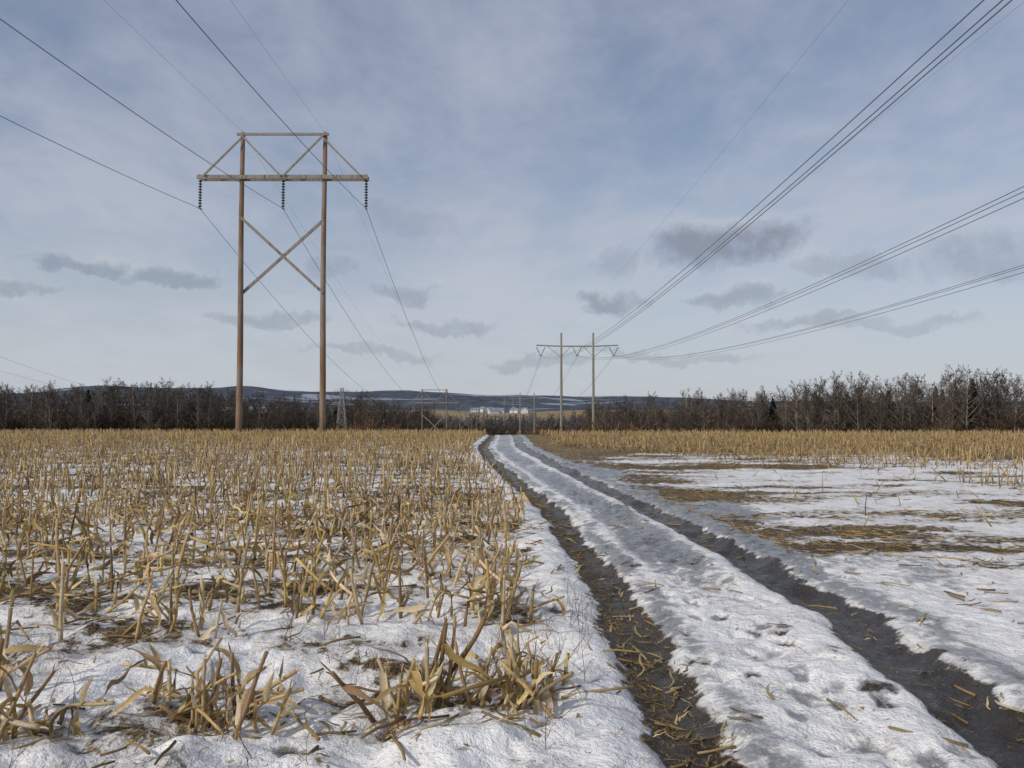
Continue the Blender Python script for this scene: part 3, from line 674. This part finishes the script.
w = D.worlds.new('World'); scene.world = w; w.use_nodes = True; nt = w.node_tree; nt.nodes.clear(); k = N(nt)
sky = k.n('ShaderNodeTexSky', sky_type='NISHITA'); sky.sun_disc = False; sky.sun_elevation = el; sky.sun_rotation = az; sky.air_density = 1.0; sky.dust_density = 1.5; sky.ozone_density = 2.0
dirn = k.n('ShaderNodeTexCoord').outputs['Generated']
sp = k.n('ShaderNodeSeparateXYZ'); nt.links.new(dirn, sp.inputs[0]); dx, dy, dz = sp.outputs
zz = k.math('ADD', k.math('MAXIMUM', dz, 0.0), .16)
cb = k.n('ShaderNodeCombineXYZ'); k.set(cb.inputs[0], k.math('DIVIDE', dx, zz)); k.set(cb.inputs[1], k.math('DIVIDE', dy, zz)); pl = cb.outputs[0]
rot = k.n('ShaderNodeMapping'); k.set(rot.inputs[0], pl); rot.inputs['Rotation'].default_value = (0, 0, .9); rot.inputs['Scale'].default_value = (1, .75, 1)
v1 = k.noise(rot.outputs[0], 1.3, 5, .58, .3); v2 = k.noise(rot.outputs[0], 4.5, 5, .62, .3); v3 = k.noise(pl, .5, 2, .5)
veil = k.math('ADD', k.math('MULTIPLY', v1, .55), k.math('MULTIPLY', v2, .30)); veil = k.math('ADD', veil, k.math('MULTIPLY', v3, .40))
veil = k.mapr(veil, .48, .80, .22, .85)
hor = k.mapr(dz, .0, .40, .70, .0)
vf = k.math('SUBTRACT', 1.0, k.math('MULTIPLY', k.math('SUBTRACT', 1.0, veil), k.math('SUBTRACT', 1.0, hor)))
ccol = k.mix(k.mapr(dz, 0, .45), (.54, .575, .635), (.45, .485, .59))
azn = k.math('ARCTAN2', dx, dy); eln = k.math('ARCSINE', dz)
wv = k.noise(dirn, 11, 6, .66, out=1); ws = k.n('ShaderNodeSeparateXYZ'); nt.links.new(wv, ws.inputs[0])
azd = k.math('ADD', azn, k.math('MULTIPLY', k.math('SUBTRACT', ws.outputs[0], .5), .17)); eld = k.math('ADD', eln, k.math('MULTIPLY', k.math('SUBTRACT', ws.outputs[1], .5), .075))
tot = None; top = None
for (a, e, wa, we, s) in ((15.3, 12.0, 5.6, 1.8, .90), (7.6, 8.1, 2.8, .9, .75), (15.5, 8.3, 3.2, .8, .6), (7.6, 11.0, 2.0, 1.1, .35), (-27.8, 9.6, 2.6, .6, .65), (-23.0, 9.2, 3.0, .6, .6),
                          (-7.4, 13.8, 3.2, 1.4, .28), (-6.8, 8.8, 2.2, .9, .5), (-13.0, 10.6, 2.6, 1.0, .4), (-31.5, 7.8, 2.6, .5, .5), (30.5, 9.8, 4.0, 1.8, .55), (23, 10.0, 3.4, .9, .45), (-17, 6.8, 4, .5, .45),
                          (-4.5, 6.5, 3.5, .6, .5), (20, 6.5, 5, .5, .5), (2.5, 4.0, 4, .5, .4), (26, 6.0, 4, .5, .4), (11, 4.6, 6, .4, .35), (-10, 4.4, 5, .4, .35)):
    A = k.math('DIVIDE', k.math('SUBTRACT', azd, math.radians(a)), math.radians(wa)); E = k.math('DIVIDE', k.math('SUBTRACT', eld, math.radians(e)), math.radians(we))
    rr_ = k.math('ADD', k.math('MULTIPLY', A, A), k.math('MULTIPLY', E, E)); f = k.mapr(rr_, .25, 1.35, s, 0)
    tp = k.math('MULTIPLY', k.mapr(rr_, .6, 2.0, s, 0), k.mapr(E, .1, 1.0))
    tot = f if tot is None else k.math('MAXIMUM', tot, f)
    top = tp if top is None else k.math('MAXIMUM', top, tp)
n26 = k.noise(dirn, 26, 5, .65)
tot = k.math('MULTIPLY', tot, k.mapr(n26, .3, .55, .5, 1))
ccol2 = k.mix(tot, ccol, (.245, .27, .335))
ccol2 = k.mix(k.math('MULTIPLY', top, .75), ccol2, (.60, .62, .66))
vf2 = k.math('MAXIMUM', k.math('MAXIMUM', vf, tot), top)
b1 = k.n('ShaderNodeBackground'); k.set(b1.inputs[0], sky.outputs[0]); b1.inputs[1].default_value = .10
b2 = k.n('ShaderNodeBackground'); k.set(b2.inputs[0], ccol2); b2.inputs[1].default_value = 1.0
mx = k.n('ShaderNodeMixShader'); k.set(mx.inputs[0], vf2); nt.links.new(b1.outputs[0], mx.inputs[1]); nt.links.new(b2.outputs[0], mx.inputs[2])
o = k.n('ShaderNodeOutputWorld'); nt.links.new(mx.outputs[0], o.inputs[0])
try: w.cycles.sampling_method = 'MANUAL'; w.cycles.sample_map_resolution = 512
except Exception as ex: print(ex)
scene.view_settings.view_transform = 'Standard'; scene.view_settings.look = 'None'; scene.view_settings.exposure = 0
